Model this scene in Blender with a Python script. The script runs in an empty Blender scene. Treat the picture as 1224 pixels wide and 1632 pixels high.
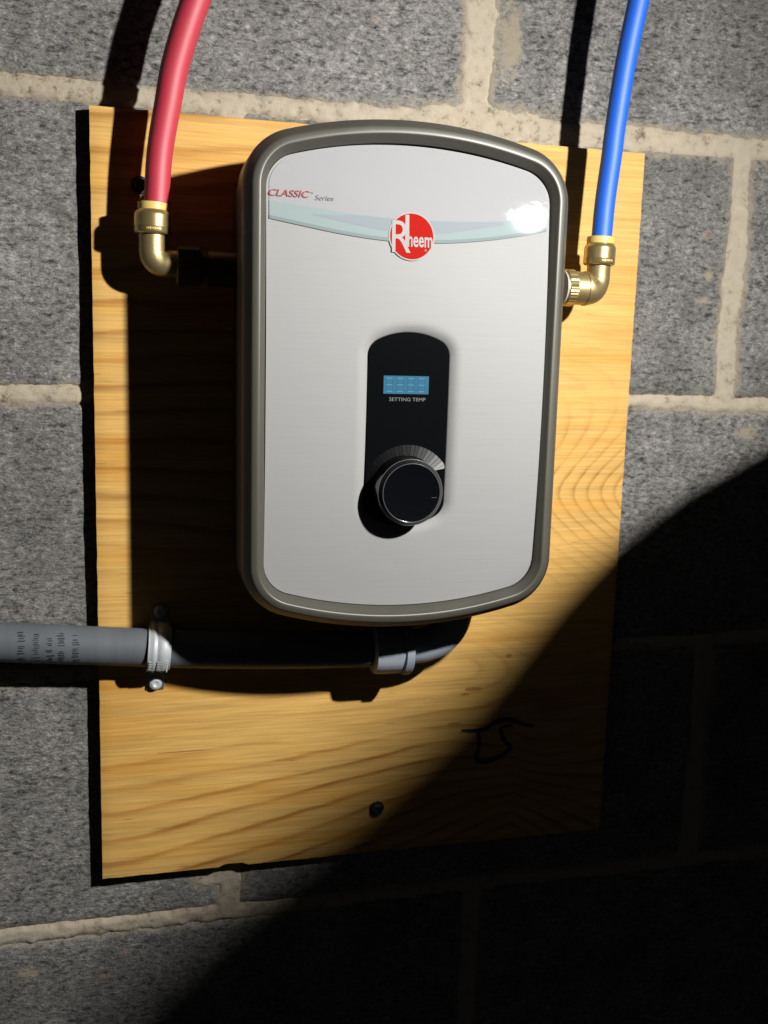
import bpy, math, random
from mathutils import Vector, Matrix, noise
from math import sin, cos, pi, sqrt, radians, atan2, hypot

random.seed(7)
sc = bpy.context.scene
col = sc.collection

# ------------------------------------------------------------------ camera
cam_d = bpy.data.cameras.new("camera")
cam_d.sensor_fit = 'VERTICAL'
cam_d.sensor_height = 24.0
cam_d.lens = 24.0 * 1577.535 / 1632.0
cam_d.clip_start = 0.01
cam_d.clip_end = 50
cam = bpy.data.objects.new("camera", cam_d)
col.objects.link(cam)
RT = Vector((0.968429917, -0.247947745, 0.025795566))
UP = Vector((0.014811665, 0.160526680, 0.986920361))
BK = -Vector((0.248845555, 0.955381129, -0.159131359))
cam.matrix_world = Matrix(((RT.x, UP.x, BK.x, -0.08683), (RT.y, UP.y, BK.y, -0.73462),
                           (RT.z, UP.z, BK.z, 0.05746), (0, 0, 0, 1)))
cam_d.dof.use_dof = True
cam_d.dof.focus_distance = 0.635
cam_d.dof.aperture_fstop = 7.0
sc.camera = cam

# ------------------------------------------------------------------ world: an unlit basement, almost no ambient light
w = bpy.data.worlds.new("World")
sc.world = w
w.use_nodes = True
w.node_tree.nodes['Background'].inputs[0].default_value = (0.95, 1.0, 1.05, 1)
w.node_tree.nodes['Background'].inputs[1].default_value = 0.0078

# ------------------------------------------------------------------ lamp
LAMP = Vector((0.350, -0.600, 0.281))
AIM = Vector((-0.13, 0.0, -0.11))
ld = bpy.data.lights.new("torch_beam", 'SPOT')
ld.energy = 41.0
ld.color = (1.0, 0.985, 0.945)
ld.shadow_soft_size = 0.0105
ld.spot_size = radians(150)
ld.spot_blend = 1.0
lo = bpy.data.objects.new("torch_beam", ld)
col.objects.link(lo)
lo.location = LAMP
lo.rotation_euler = (AIM - LAMP).to_track_quat('-Z', 'Y').to_euler()

sc.view_settings.view_transform = 'Standard'
sc.view_settings.look = 'None'
sc.view_settings.exposure = 0
sc.view_settings.gamma = 1
sc.cycles.max_bounces = 8

# ------------------------------------------------------------------ helpers
def mesh_obj(name, V, F, mat=None, parent=None, smooth=True, sharp=35, mats=None, fm=None):
    me = bpy.data.meshes.new(name)
    me.from_pydata([tuple(v) for v in V], [], F)
    me.validate()
    if smooth:
        me.shade_smooth()
        if sharp:
            me.set_sharp_from_angle(angle=radians(sharp))
    for m in (mats or ([mat] if mat else [])):
        me.materials.append(m)
    if fm:
        for p, i in zip(me.polygons, fm):
            p.material_index = i
    me.update()
    o = bpy.data.objects.new(name, me)
    col.objects.link(o)
    if parent:
        o.parent = parent
        o.matrix_parent_inverse = parent.matrix_world.inverted()
    return o

def empty(name, loc, label, cat, group=None):
    o = bpy.data.objects.new(name, None)
    o.empty_display_size = 0.02
    col.objects.link(o)
    o.matrix_world = Matrix.Translation(Vector(loc))
    tag(o, label, cat, group)
    return o

def tag(o, label, cat, group=None):
    o['label'] = label
    o['category'] = cat
    if group:
        o['group'] = group
    return o

def catmull(P, n):
    P = [Vector(p) for p in P]
    Q = [P[0] * 2 - P[1]] + P + [P[-1] * 2 - P[-2]]
    out = []
    for i in range(1, len(Q) - 2):
        a, b, c, d = Q[i - 1], Q[i], Q[i + 1], Q[i + 2]
        for k in range(n):
            t = k / n
            out.append(0.5 * ((2 * b) + (c - a) * t + (2 * a - 5 * b + 4 * c - d) * t * t + (3 * b - a - 3 * c + d) * t ** 3))
    out.append(P[-1])
    return out

def sweep(path, rad, n=28, caps=True, V=None, F=None):
    """tube along a path with parallel-transported rings"""
    V = [] if V is None else V
    F = [] if F is None else F
    path = [Vector(p) for p in path]
    m = len(path)
    T = [(path[min(i + 1, m - 1)] - path[max(i - 1, 0)]).normalized() for i in range(m)]
    ref = Vector((0, 0, 1)) if abs(T[0].z) < 0.9 else Vector((1, 0, 0))
    N = (ref - T[0] * ref.dot(T[0])).normalized()
    base = len(V)
    for i in range(m):
        N = (N - T[i] * N.dot(T[i])).normalized()
        Bn = T[i].cross(N)
        r = rad(i / (m - 1)) if callable(rad) else rad[i] if isinstance(rad, (list, tuple)) else rad
        for k in range(n):
            a = 2 * pi * k / n
            V.append(path[i] + (N * cos(a) + Bn * sin(a)) * r)
    for i in range(m - 1):
        for k in range(n):
            a = base + i * n + k
            b = base + i * n + (k + 1) % n
            F.append((a, b, b + n, a + n))
    if caps:
        F.append(tuple(base + k for k in range(n))[::-1])
        F.append(tuple(base + (m - 1) * n + k for k in range(n)))
    return V, F

def lathe(prof, origin, axis, n=48, V=None, F=None, phase=0.0, rmod=None):
    """prof: list of (radius, distance along axis)"""
    V = [] if V is None else V
    F = [] if F is None else F
    A = Vector(axis).normalized()
    ref = Vector((0, 1, 0)) if abs(A.y) < 0.9 else Vector((0, 0, 1))
    N = (ref - A * ref.dot(A)).normalized()
    B = A.cross(N)
    base = len(V)
    O = Vector(origin)
    for r, h in prof:
        for k in range(n):
            a = 2 * pi * k / n + phase
            rr = r * (rmod(a, h) if rmod else 1)
            V.append(O + A * h + (N * cos(a) + B * sin(a)) * rr)
    for i in range(len(prof) - 1):
        for k in range(n):
            a = base + i * n + k
            b = base + i * n + (k + 1) % n
            F.append((a, b, b + n, a + n))
    F.append(tuple(base + k for k in range(n))[::-1])
    F.append(tuple(base + (len(prof) - 1) * n + k for k in range(n)))
    return V, F

def box(x0, x1, y0, y1, z0, z1, V=None, F=None):
    V = [] if V is None else V
    F = [] if F is None else F
    b = len(V)
    V += [Vector(p) for p in ((x0, y0, z0), (x1, y0, z0), (x1, y1, z0), (x0, y1, z0), (x0, y0, z1), (x1, y0, z1), (x1, y1, z1), (x0, y1, z1))]
    F += [tuple(b + i for i in f) for f in ((0, 3, 2, 1), (4, 5, 6, 7), (0, 1, 5, 4), (1, 2, 6, 5), (2, 3, 7, 6), (3, 0, 4, 7))]
    return V, F

def lerp(a, b, t):
    return a + (b - a) * t

def sstep(a, b, x):
    t = max(0.0, min(1.0, (x - a) / (b - a)))
    return t * t * (3 - 2 * t)

# ------------------------------------------------------------------ materials
def mat(name):
    m = bpy.data.materials.new(name)
    m.use_nodes = True
    nt = m.node_tree
    return m, nt, nt.nodes, nt.links, nt.nodes['Principled BSDF']

def simple(name, color, rough=0.5, metal=0.0, coat=0.0, bump=None, vary=None, spec=None, aniso=None, emit=None):
    m, nt, N, L, P = mat(name)
    P.inputs['Base Color'].default_value = (*color, 1)
    P.inputs['Roughness'].default_value = rough
    P.inputs['Metallic'].default_value = metal
    P.inputs['Coat Weight'].default_value = coat
    P.inputs['Coat Roughness'].default_value = 0.025
    if spec is not None:
        P.inputs['Specular IOR Level'].default_value = spec
    if emit:
        P.inputs['Emission Color'].default_value = (*emit[0], 1)
        P.inputs['Emission Strength'].default_value = emit[1]
    tc = N.new('ShaderNodeTexCoord')
    if bump or vary:
        mp = N.new('ShaderNodeMapping')
        L.new(tc.outputs['Object'], mp.inputs[0])
    if bump:
        scale, stretch, strength, dist = bump
        mp.inputs['Scale'].default_value = stretch
        nz = N.new('ShaderNodeTexNoise')
        nz.inputs['Scale'].default_value = scale
        nz.inputs['Detail'].default_value = 6
        L.new(mp.outputs[0], nz.inputs['Vector'])
        bp = N.new('ShaderNodeBump')
        bp.inputs['Strength'].default_value = strength
        bp.inputs['Distance'].default_value = dist
        L.new(nz.outputs[0], bp.inputs['Height'])
        L.new(bp.outputs[0], P.inputs['Normal'])
        if coat:
            L.new(bp.outputs[0], P.inputs['Coat Normal'])
    if vary:
        scale, c2, lo_, hi_ = vary
        n2 = N.new('ShaderNodeTexNoise')
        n2.inputs['Scale'].default_value = scale
        n2.inputs['Detail'].default_value = 7
        n2.inputs['Roughness'].default_value = 0.65
        L.new(mp.outputs[0] if bump else tc.outputs['Object'], n2.inputs['Vector'])
        mr = N.new('ShaderNodeMapRange')
        mr.inputs['From Min'].default_value = lo_
        mr.inputs['From Max'].default_value = hi_
        L.new(n2.outputs[0], mr.inputs[0])
        mx = N.new('ShaderNodeMix')
        mx.data_type = 'RGBA'
        mx.inputs[6].default_value = (*color, 1)
        mx.inputs[7].default_value = (*c2, 1)
        L.new(mr.outputs[0], mx.inputs[0])
        L.new(mx.outputs[2], P.inputs['Base Color'])
        m2 = N.new('ShaderNodeMapRange')
        m2.inputs['To Min'].default_value = rough * 0.85
        m2.inputs['To Max'].default_value = min(1, rough * 1.2)
        L.new(n2.outputs[0], m2.inputs[0])
        L.new(m2.outputs[0], P.inputs['Roughness'])
    return m

def block_material():
    m, nt, N, L, P = mat("concrete_block")
    P.inputs['Roughness'].default_value = 0.95
    P.inputs['Specular IOR Level'].default_value = 0.15
    g = N.new('ShaderNodeNewGeometry')
    def nz(scale, det=6, rough=0.6):
        n = N.new('ShaderNodeTexNoise')
        n.inputs['Scale'].default_value = scale
        n.inputs['Detail'].default_value = det
        n.inputs['Roughness'].default_value = rough
        L.new(g.outputs['Position'], n.inputs['Vector'])
        return n
    mp = N.new('ShaderNodeMapping')
    mp.inputs['Scale'].default_value = (1.0, 1.0, 1.7)
    L.new(g.outputs['Position'], mp.inputs[0])
    a = nz(165, 9, 0.76)
    L.new(mp.outputs[0], a.inputs['Vector'])
    b = nz(22, 4)
    c = nz(520, 3, 0.7)
    L.new(mp.outputs[0], c.inputs['Vector'])
    big = nz(7, 3)
    r = N.new('ShaderNodeValToRGB')
    r.color_ramp.elements[0].position = 0.34
    r.color_ramp.elements[0].color = (0.014, 0.0215, 0.021, 1)
    r.color_ramp.elements[1].position = 0.74
    r.color_ramp.elements[1].color = (0.52, 0.500, 0.472, 1)
    e = r.color_ramp.elements.new(0.43)
    e.color = (0.160, 0.155, 0.150, 1)
    e = r.color_ramp.elements.new(0.56)
    e.color = (0.275, 0.265, 0.250, 1)
    L.new(a.outputs[0], r.inputs[0])
    # broad tone
    mr = N.new('ShaderNodeMapRange')
    mr.inputs['From Min'].default_value = 0.3
    mr.inputs['From Max'].default_value = 0.7
    mr.inputs['To Min'].default_value = 0.74
    mr.inputs['To Max'].default_value = 1.22
    L.new(b.outputs[0], mr.inputs[0])
    hs = N.new('ShaderNodeHueSaturation')
    L.new(r.outputs[0], hs.inputs['Color'])
    L.new(mr.outputs[0], hs.inputs['Value'])
    # tan mortar dust in places
    dm = N.new('ShaderNodeMapRange')
    dm.inputs['From Min'].default_value = 0.60
    dm.inputs['From Max'].default_value = 0.72
    dm.inputs['To Max'].default_value = 0.45
    L.new(big.outputs[0], dm.inputs[0])
    mx = N.new('ShaderNodeMix')
    mx.data_type = 'RGBA'
    mx.inputs[7].default_value = (0.30, 0.265, 0.21, 1)
    L.new(dm.outputs[0], mx.inputs[0])
    L.new(hs.outputs[0], mx.inputs[6])
    # rusty aggregate specks
    sp = nz(60, 2, 0.4)
    sm = N.new('ShaderNodeMapRange')
    sm.inputs['From Min'].default_value = 0.74
    sm.inputs['From Max'].default_value = 0.80
    L.new(sp.outputs[0], sm.inputs[0])
    m3 = N.new('ShaderNodeMix')
    m3.data_type = 'RGBA'
    m3.inputs[7].default_value = (0.36, 0.24, 0.20, 1)
    da = N.new('ShaderNodeAttribute')
    da.attribute_name = "dust"
    dn = nz(210, 5, 0.75)
    da2 = N.new('ShaderNodeMath')
    da2.operation = 'MULTIPLY_ADD'
    da2.inputs[1].default_value = 0.55
    L.new(da.outputs['Fac'], da2.inputs[0])
    L.new(dn.outputs[0], da2.inputs[2])
    da3 = N.new('ShaderNodeMapRange')
    da3.inputs['From Min'].default_value = 0.74
    da3.inputs['From Max'].default_value = 0.98
    da3.inputs['To Max'].default_value = 0.9
    L.new(da2.outputs[0], da3.inputs[0])
    m35 = N.new('ShaderNodeMix')
    m35.data_type = 'RGBA'
    m35.inputs[7].default_value = (0.36, 0.31, 0.235, 1)
    L.new(da3.outputs[0], m35.inputs[0])
    fine = N.new('ShaderNodeMapRange')
    fine.inputs['From Min'].default_value = 0.3
    fine.inputs['From Max'].default_value = 0.7
    fine.inputs['To Min'].default_value = 0.62
    fine.inputs['To Max'].default_value = 1.35
    L.new(c.outputs[0], fine.inputs[0])
    mp2 = N.new('ShaderNodeMapping')
    mp2.inputs['Scale'].default_value = (1.0, 1.0, 2.6)
    L.new(g.outputs['Position'], mp2.inputs[0])
    pit = nz(120, 5, 0.6)
    L.new(mp2.outputs[0], pit.inputs['Vector'])
    pm = N.new('ShaderNodeMapRange')
    pm.inputs['From Min'].default_value = 0.34
    pm.inputs['From Max'].default_value = 0.44
    pm.inputs['To Min'].default_value = 0.42
    pm.inputs['To Max'].default_value = 1.0
    L.new(pit.outputs[0], pm.inputs[0])
    pf = N.new('ShaderNodeMath')
    pf.operation = 'MULTIPLY'
    L.new(fine.outputs[0], pf.inputs[0])
    L.new(pm.outputs[0], pf.inputs[1])
    fv = N.new('ShaderNodeHueSaturation')
    L.new(pf.outputs[0], fv.inputs['Value'])
    L.new(sm.outputs[0], m3.inputs[0])
    L.new(mx.outputs[2], m3.inputs[6])
    oi = N.new('ShaderNodeObjectInfo')
    ov = N.new('ShaderNodeMapRange')
    ov.inputs['To Min'].default_value = 0.9
    ov.inputs['To Max'].default_value = 1.1
    L.new(oi.outputs['Random'], ov.inputs[0])
    h2 = N.new('ShaderNodeHueSaturation')
    L.new(m3.outputs[2], h2.inputs['Color'])
    L.new(ov.outputs[0], h2.inputs['Value'])
    L.new(h2.outputs[0], fv.inputs['Color'])
    L.new(fv.outputs[0], m35.inputs[6])
    L.new(m35.outputs[2], P.inputs['Base Color'])
    ad = N.new('ShaderNodeMath')
    ad.operation = 'MULTIPLY_ADD'
    ad.inputs[1].default_value = 0.35
    L.new(c.outputs[0], ad.inputs[0])
    L.new(a.outputs[0], ad.inputs[2])
    bp = N.new('ShaderNodeBump')
    bp.inputs['Strength'].default_value = 0.9
    bp.inputs['Distance'].default_value = 0.0030
    L.new(ad.outputs[0], bp.inputs['Height'])
    L.new(bp.outputs[0], P.inputs['Normal'])
    return m

def mortar_material():
    m, nt, N, L, P = mat("mortar")
    P.inputs['Roughness'].default_value = 0.95
    P.inputs['Specular IOR Level'].default_value = 0.15
    g = N.new('ShaderNodeNewGeometry')
    n = N.new('ShaderNodeTexNoise')
    n.inputs['Scale'].default_value = 120
    n.inputs['Detail'].default_value = 8
    n.inputs['Roughness'].default_value = 0.7
    L.new(g.outputs['Position'], n.inputs['Vector'])
    n2 = N.new('ShaderNodeTexNoise')
    n2.inputs['Scale'].default_value = 9
    n2.inputs['Detail'].default_value = 3
    L.new(g.outputs['Position'], n2.inputs['Vector'])
    r = N.new('ShaderNodeValToRGB')
    r.color_ramp.elements[0].position = 0.33
    r.color_ramp.elements[0].color = (0.085, 0.066, 0.042, 1)
    r.color_ramp.elements[1].position = 0.72
    r.color_ramp.elements[1].color = (0.47, 0.405, 0.31, 1)
    e = r.color_ramp.elements.new(0.44)
    e.color = (0.37, 0.31, 0.225, 1)
    L.new(n.outputs[0], r.inputs[0])
    mr = N.new('ShaderNodeMapRange')
    mr.inputs['From Min'].default_value = 0.35
    mr.inputs['From Max'].default_value = 0.65
    mr.inputs['To Max'].default_value = 0.6
    L.new(n2.outputs[0], mr.inputs[0])
    mx = N.new('ShaderNodeMix')
    mx.data_type = 'RGBA'
    mx.inputs[7].default_value = (0.39, 0.348, 0.285, 1)
    L.new(mr.outputs[0], mx.inputs[0])
    L.new(r.outputs[0], mx.inputs[6])
    L.new(mx.outputs[2], P.inputs['Base Color'])
    bp = N.new('ShaderNodeBump')
    bp.inputs['Strength'].default_value = 0.7
    bp.inputs['Distance'].default_value = 0.0018
    L.new(n.outputs[0], bp.inputs['Height'])
    L.new(bp.outputs[0], P.inputs['Normal'])
    return m

def wood_material():
    m, nt, N, L, P = mat("pine_plywood")
    P.inputs['Roughness'].default_value = 0.62
    P.inputs['Specular IOR Level'].default_value = 0.25
    at = N.new('ShaderNodeAttribute')
    at.attribute_name = "ring"
    g = N.new('ShaderNodeTexCoord')
    mp = N.new('ShaderNodeMapping')
    mp.inputs['Scale'].default_value = (7, 7, 34)
    L.new(g.outputs['Object'], mp.inputs[0])
    wn = N.new('ShaderNodeTexNoise')
    wn.inputs['Scale'].default_value = 1.6
    wn.inputs['Detail'].default_value = 4
    L.new(mp.outputs[0], wn.inputs['Vector'])
    # ring + noise
    ad = N.new('ShaderNodeMath')
    ad.operation = 'MULTIPLY_ADD'
    ad.inputs[1].default_value = 0.35
    L.new(wn.outputs[0], ad.inputs[0])
    L.new(at.outputs['Fac'], ad.inputs[2])
    fr = N.new('ShaderNodeMath')
    fr.operation = 'FRACT'
    L.new(ad.outputs[0], fr.inputs[0])
    r = N.new('ShaderNodeValToRGB')
    cr = r.color_ramp
    cr.elements[0].position = 0.0
    cr.elements[0].color = (0, 0, 0, 1)
    cr.elements[1].position = 1.0
    cr.elements[1].color = (0, 0, 0, 1)
    for p_, v_ in ((0.38, 0.05), (0.60, 0.25), (0.76, 0.95), (0.83, 0.85), (0.90, 0.12)):
        e = cr.elements.new(p_)
        e.color = (v_, v_, v_, 1)
    L.new(fr.outputs[0], r.inputs[0])
    # ring-to-ring strength
    m2 = N.new('ShaderNodeMapping')
    m2.inputs['Scale'].default_value = (3, 3, 26)
    L.new(g.outputs['Object'], m2.inputs[0])
    vn = N.new('ShaderNodeTexNoise')
    vn.inputs['Scale'].default_value = 2.0
    vn.inputs['Detail'].default_value = 3
    L.new(m2.outputs[0], vn.inputs['Vector'])
    vr = N.new('ShaderNodeMapRange')
    vr.inputs['From Min'].default_value = 0.36
    vr.inputs['From Max'].default_value = 0.64
    vr.inputs['To Min'].default_value = 0.35
    vr.inputs['To Max'].default_value = 1.0
    L.new(vn.outputs[0], vr.inputs[0])
    mu = N.new('ShaderNodeMath')
    mu.operation = 'MULTIPLY'
    am = N.new('ShaderNodeAttribute')
    am.attribute_name = "ring_strength"
    mu0 = N.new('ShaderNodeMath')
    mu0.operation = 'MULTIPLY'
    L.new(vr.outputs[0], mu0.inputs[0])
    L.new(am.outputs['Fac'], mu0.inputs[1])
    L.new(r.outputs[0], mu.inputs[0])
    L.new(mu0.outputs[0], mu.inputs[1])
    mx = N.new('ShaderNodeMix')
    mx.data_type = 'RGBA'
    mx.inputs[6].default_value = (0.62, 0.372, 0.108, 1)
    mx.inputs[7].default_value = (0.30, 0.112, 0.012, 1)
    L.new(mu.outputs[0], mx.inputs[0])
    # fine fibres
    m3 = N.new('ShaderNodeMapping')
    m3.inputs['Scale'].default_value = (14, 14, 420)
    L.new(g.outputs['Object'], m3.inputs[0])
    fn = N.new('ShaderNodeTexNoise')
    fn.inputs['Scale'].default_value = 1.5
    fn.inputs['Detail'].default_value = 5
    fn.inputs['Roughness'].default_value = 0.6
    L.new(m3.outputs[0], fn.inputs['Vector'])
    fm = N.new('ShaderNodeMapRange')
    fm.inputs['From Min'].default_value = 0.3
    fm.inputs['From Max'].default_value = 0.7
    fm.inputs['To Min'].default_value = 0.80
    fm.inputs['To Max'].default_value = 1.16
    L.new(fn.outputs[0], fm.inputs[0])
    # broad patches of tone
    bn = N.new('ShaderNodeTexNoise')
    bn.inputs['Scale'].default_value = 9
    bn.inputs['Detail'].default_value = 3
    m4 = N.new('ShaderNodeMapping')
    m4.inputs['Scale'].default_value = (0.45, 0.45, 5.0)
    L.new(g.outputs['Object'], m4.inputs[0])
    L.new(m4.outputs[0], bn.inputs['Vector'])
    bm_ = N.new('ShaderNodeMapRange')
    bm_.inputs['From Min'].default_value = 0.3
    bm_.inputs['From Max'].default_value = 0.7
    bm_.inputs['To Min'].default_value = 0.86
    bm_.inputs['To Max'].default_value = 1.12
    L.new(bn.outputs[0], bm_.inputs[0])
    mm = N.new('ShaderNodeMath')
    mm.operation = 'MULTIPLY'
    L.new(fm.outputs[0], mm.inputs[0])
    L.new(bm_.outputs[0], mm.inputs[1])
    hs = N.new('ShaderNodeHueSaturation')
    om = N.new('ShaderNodeMapRange')
    om.inputs['From Min'].default_value = 0.48
    om.inputs['From Max'].default_value = 0.70
    om.inputs['To Max'].default_value = 0.75
    L.new(bn.outputs[0], om.inputs[0])
    ox = N.new('ShaderNodeMix')
    ox.data_type = 'RGBA'
    ox.inputs[7].default_value = (0.47, 0.215, 0.030, 1)
    L.new(om.outputs[0], ox.inputs[0])
    L.new(mx.outputs[2], ox.inputs[6])
    L.new(ox.outputs[2], hs.inputs['Color'])
    L.new(mm.outputs[0], hs.inputs['Value'])
    # short dark checks
    m5 = N.new('ShaderNodeMapping')
    m5.inputs['Scale'].default_value = (26, 26, 330)
    L.new(g.outputs['Object'], m5.inputs[0])
    cn = N.new('ShaderNodeTexNoise')
    cn.inputs['Scale'].default_value = 1.0
    cn.inputs['Detail'].default_value = 2
    L.new(m5.outputs[0], cn.inputs['Vector'])
    cm = N.new('ShaderNodeMapRange')
    cm.inputs['From Min'].default_value = 0.70
    cm.inputs['From Max'].default_value = 0.80
    cm.inputs['To Max'].default_value = 0.75
    L.new(cn.outputs[0], cm.inputs[0])
    m6 = N.new('ShaderNodeMix')
    m6.data_type = 'RGBA'
    m6.inputs[7].default_value = (0.20, 0.09, 0.03, 1)
    L.new(cm.outputs[0], m6.inputs[0])
    L.new(hs.outputs[0], m6.inputs[6])
    L.new(m6.outputs[2], P.inputs['Base Color'])
    bp = N.new('ShaderNodeBump')
    bp.inputs['Strength'].default_value = 0.35
    bp.inputs['Distance'].default_value = 0.0006
    L.new(fn.outputs[0], bp.inputs['Height'])
    L.new(bp.outputs[0], P.inputs['Normal'])
    return m

M_block = block_material()
M_mortar = mortar_material()
M_wood = wood_material()
M_ply_edge = simple("plywood_edge", (0.42, 0.27, 0.12), 0.8, vary=(60, (0.28, 0.15, 0.06), 0.35, 0.65), bump=(90, (0.3, 8, 0.3), 0.6, 0.001))
M_ink = simple("marker_ink", (0.028, 0.026, 0.022), 0.75)
M_case = simple("case_plastic", (0.035, 0.035, 0.034), 0.5, bump=(900, (1, 1, 1), 0.15, 0.0003))
M_bezel = simple("bezel_paint", (0.050, 0.047, 0.036), 0.43, metal=0.1, spec=0.65, bump=(1400, (1, 1, 0.25), 0.06, 0.0002), vary=(30, (0.064, 0.060, 0.048), 0.3, 0.7))
M_gap = simple("gap_gasket", (0.008, 0.008, 0.008), 0.7)
M_overlay = simple("gloss_overlay", (0.262, 0.262, 0.272), 0.9, spec=0.05, coat=1.0, bump=(150, (0.55, 1, 1), 0.24, 0.0006))
M_teal = simple("teal_print", (0.215, 0.262, 0.262), 0.9, spec=0.05, coat=1.0)
M_lilac = simple("lilac_print", (0.207, 0.228, 0.247), 0.9, spec=0.05, coat=1.0)
M_teal_dark = simple("dark_teal_print", (0.165, 0.198, 0.203), 0.9, spec=0.05, coat=1.0)
M_red_print = simple("red_print", (0.29, 0.010, 0.007), 0.9, spec=0.05, coat=0.8)
M_white_print = simple("white_print", (0.285, 0.275, 0.27), 0.8, spec=0.1, coat=0.3)
M_red_text = simple("red_lettering", (0.23, 0.065, 0.055), 0.8, spec=0.05)
M_grey_text = simple("grey_lettering", (0.18, 0.185, 0.19), 0.8, spec=0.05)
M_black_gloss = simple("black_gloss", (0.0022, 0.0027, 0.003), 0.12, spec=0.4)
M_knob = simple("knob_plastic", (0.002, 0.0023, 0.003), 0.13, bump=(25, (1, 1, 1), 0.04, 0.002))
M_knob_ring = simple("knob_ring", (0.007, 0.007, 0.008), 0.15, spec=0.45)
M_edge_glint = simple("knob_edge_glint", (0.085, 0.085, 0.088), 0.3)  # paler colour stands in for the highlight along the knob's edges
M_pointer = simple("pointer_print", (0.05, 0.05, 0.05), 0.6, spec=0.1)
M_lcd = simple("lcd_backlight", (0.006, 0.022, 0.034), 0.4, spec=0.1, emit=((0.055, 0.25, 0.42), 0.58))
M_seg = simple("lcd_segment", (0.008, 0.03, 0.04), 0.4, spec=0.1, emit=((0.15, 0.43, 0.60), 0.62))
M_seg_dark = simple("lcd_segment_dark", (0.004, 0.015, 0.025), 0.4, spec=0.1, emit=((0.045, 0.22, 0.36), 0.6))
M_label = simple("label_print", (0.13, 0.13, 0.13), 0.8, spec=0.05)
M_red_pipe = simple("red_pipe", (0.42, 0.026, 0.048), 0.55, spec=0.7, bump=(700, (1, 1, 0.1), 0.05, 0.0003))
M_blue_pipe = simple("blue_pipe", (0.004, 0.098, 0.56), 0.55, spec=0.7, bump=(700, (1, 1, 0.1), 0.05, 0.0003))
M_brass = simple("brass", (0.56, 0.43, 0.19), 0.30, metal=0.85, vary=(140, (0.52, 0.40, 0.19), 0.35, 0.7))
M_brass_rough = simple("cast_brass", (0.43, 0.335, 0.155), 0.42, metal=0.8, vary=(220, (0.40, 0.31, 0.15), 0.3, 0.7), bump=(320, (1, 1, 1), 0.25, 0.0006))
M_collar = simple("release_collar", (0.62, 0.45, 0.13), 0.4)
M_tape = simple("thread_tape", (0.36, 0.36, 0.36), 0.55)
M_screw = simple("blue_screw", (0.022, 0.028, 0.085), 0.45, metal=0.1)
M_shaded_metal = simple("shaded_nipple", (0.075, 0.055, 0.034), 0.45, metal=0.5, bump=(300, (1, 1, 1), 0.2, 0.0005))  # heater's shadow put into the colour of the left nut, nipple and sleeve
M_zinc = simple("zinc", (0.42, 0.44, 0.455), 0.5, metal=0.12, vary=(180, (0.45, 0.47, 0.49), 0.35, 0.7), bump=(300, (1, 1, 3), 0.15, 0.0005))
M_gland = simple("gland_plastic", (0.26, 0.285, 0.33), 0.42, bump=(500, (1, 1, 1), 0.08, 0.0004))
M_black_print = simple("black_print", (0.02, 0.022, 0.025), 0.5)
M_torch = simple("torch_body", (0.03, 0.03, 0.032), 0.4, metal=0.5)
M_blocker = simple("shade_blocker", (0.02, 0.02, 0.022), 0.95, bump=(300, (1, 1, 1), 0.3, 0.001))  # for the added out-of-view light blocker
M_conduit = simple("conduit_plastic", (0.095, 0.107, 0.120), 0.55, spec=0.25, vary=(45, (0.118, 0.130, 0.142), 0.3, 0.7), bump=(260, (1.6, 0.15, 0.15), 0.10, 0.0008))

def brushed():
    m, nt, N, L, P = mat("brushed_panel")
    P.inputs['Metallic'].default_value = 0.03
    P.inputs['Specular IOR Level'].default_value = 0.12
    tc = N.new('ShaderNodeTexCoord')
    mp = N.new('ShaderNodeMapping')
    mp.inputs['Scale'].default_value = (9, 9, 900)
    L.new(tc.outputs['Object'], mp.inputs[0])
    n = N.new('ShaderNodeTexNoise')
    n.inputs['Scale'].default_value = 2.0
    n.inputs['Detail'].default_value = 6
    L.new(mp.outputs[0], n.inputs['Vector'])
    mx = N.new('ShaderNodeMix')
    mx.data_type = 'RGBA'
    mx.inputs[6].default_value = (0.222, 0.222, 0.220, 1)
    mx.inputs[7].default_value = (0.268, 0.268, 0.266, 1)
    L.new(n.outputs[0], mx.inputs[0])
    L.new(mx.outputs[2], P.inputs['Base Color'])
    mr = N.new('ShaderNodeMapRange')
    mr.inputs['To Min'].default_value = 0.52
    mr.inputs['To Max'].default_value = 0.66
    L.new(n.outputs[0], mr.inputs[0])
    L.new(mr.outputs[0], P.inputs['Roughness'])
    P.inputs['Anisotropic'].default_value = 0.0
    bp = N.new('ShaderNodeBump')
    bp.inputs['Strength'].default_value = 0.10
    bp.inputs['Distance'].default_value = 0.0003
    L.new(n.outputs[0], bp.inputs['Height'])
    L.new(bp.outputs[0], P.inputs['Normal'])
    return m
M_panel = brushed()

# ------------------------------------------------------------------ the block wall
YW = -0.0055
S = 0.2032
ZA = 0.2255
XV = 0.3916          # head joint in the courses just below the upper bed joint
wall = empty("block_wall", (0.1, YW, -0.8), "grey concrete block wall with tan smeared mortar joints", "wall")

def head_x(k, i):
    """x of head joint i in the course whose top bed joint is k rows below ZA"""
    x = XV + 2 * S * i + (S if k % 2 else 0)
    if k == -1 + 0 and i == -1:
        pass
    if k == -1:
        x -= 0.0225
    return x

def wallz(x, z):
    p = Vector((x * 55, 3.1, z * 55))
    a = noise.fractal(p, 0.8, 2.1, 4)
    b = noise.noise(Vector((x * 9, 7.0, z * 9)))
    return a * 0.0009 + b * 0.0012

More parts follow.
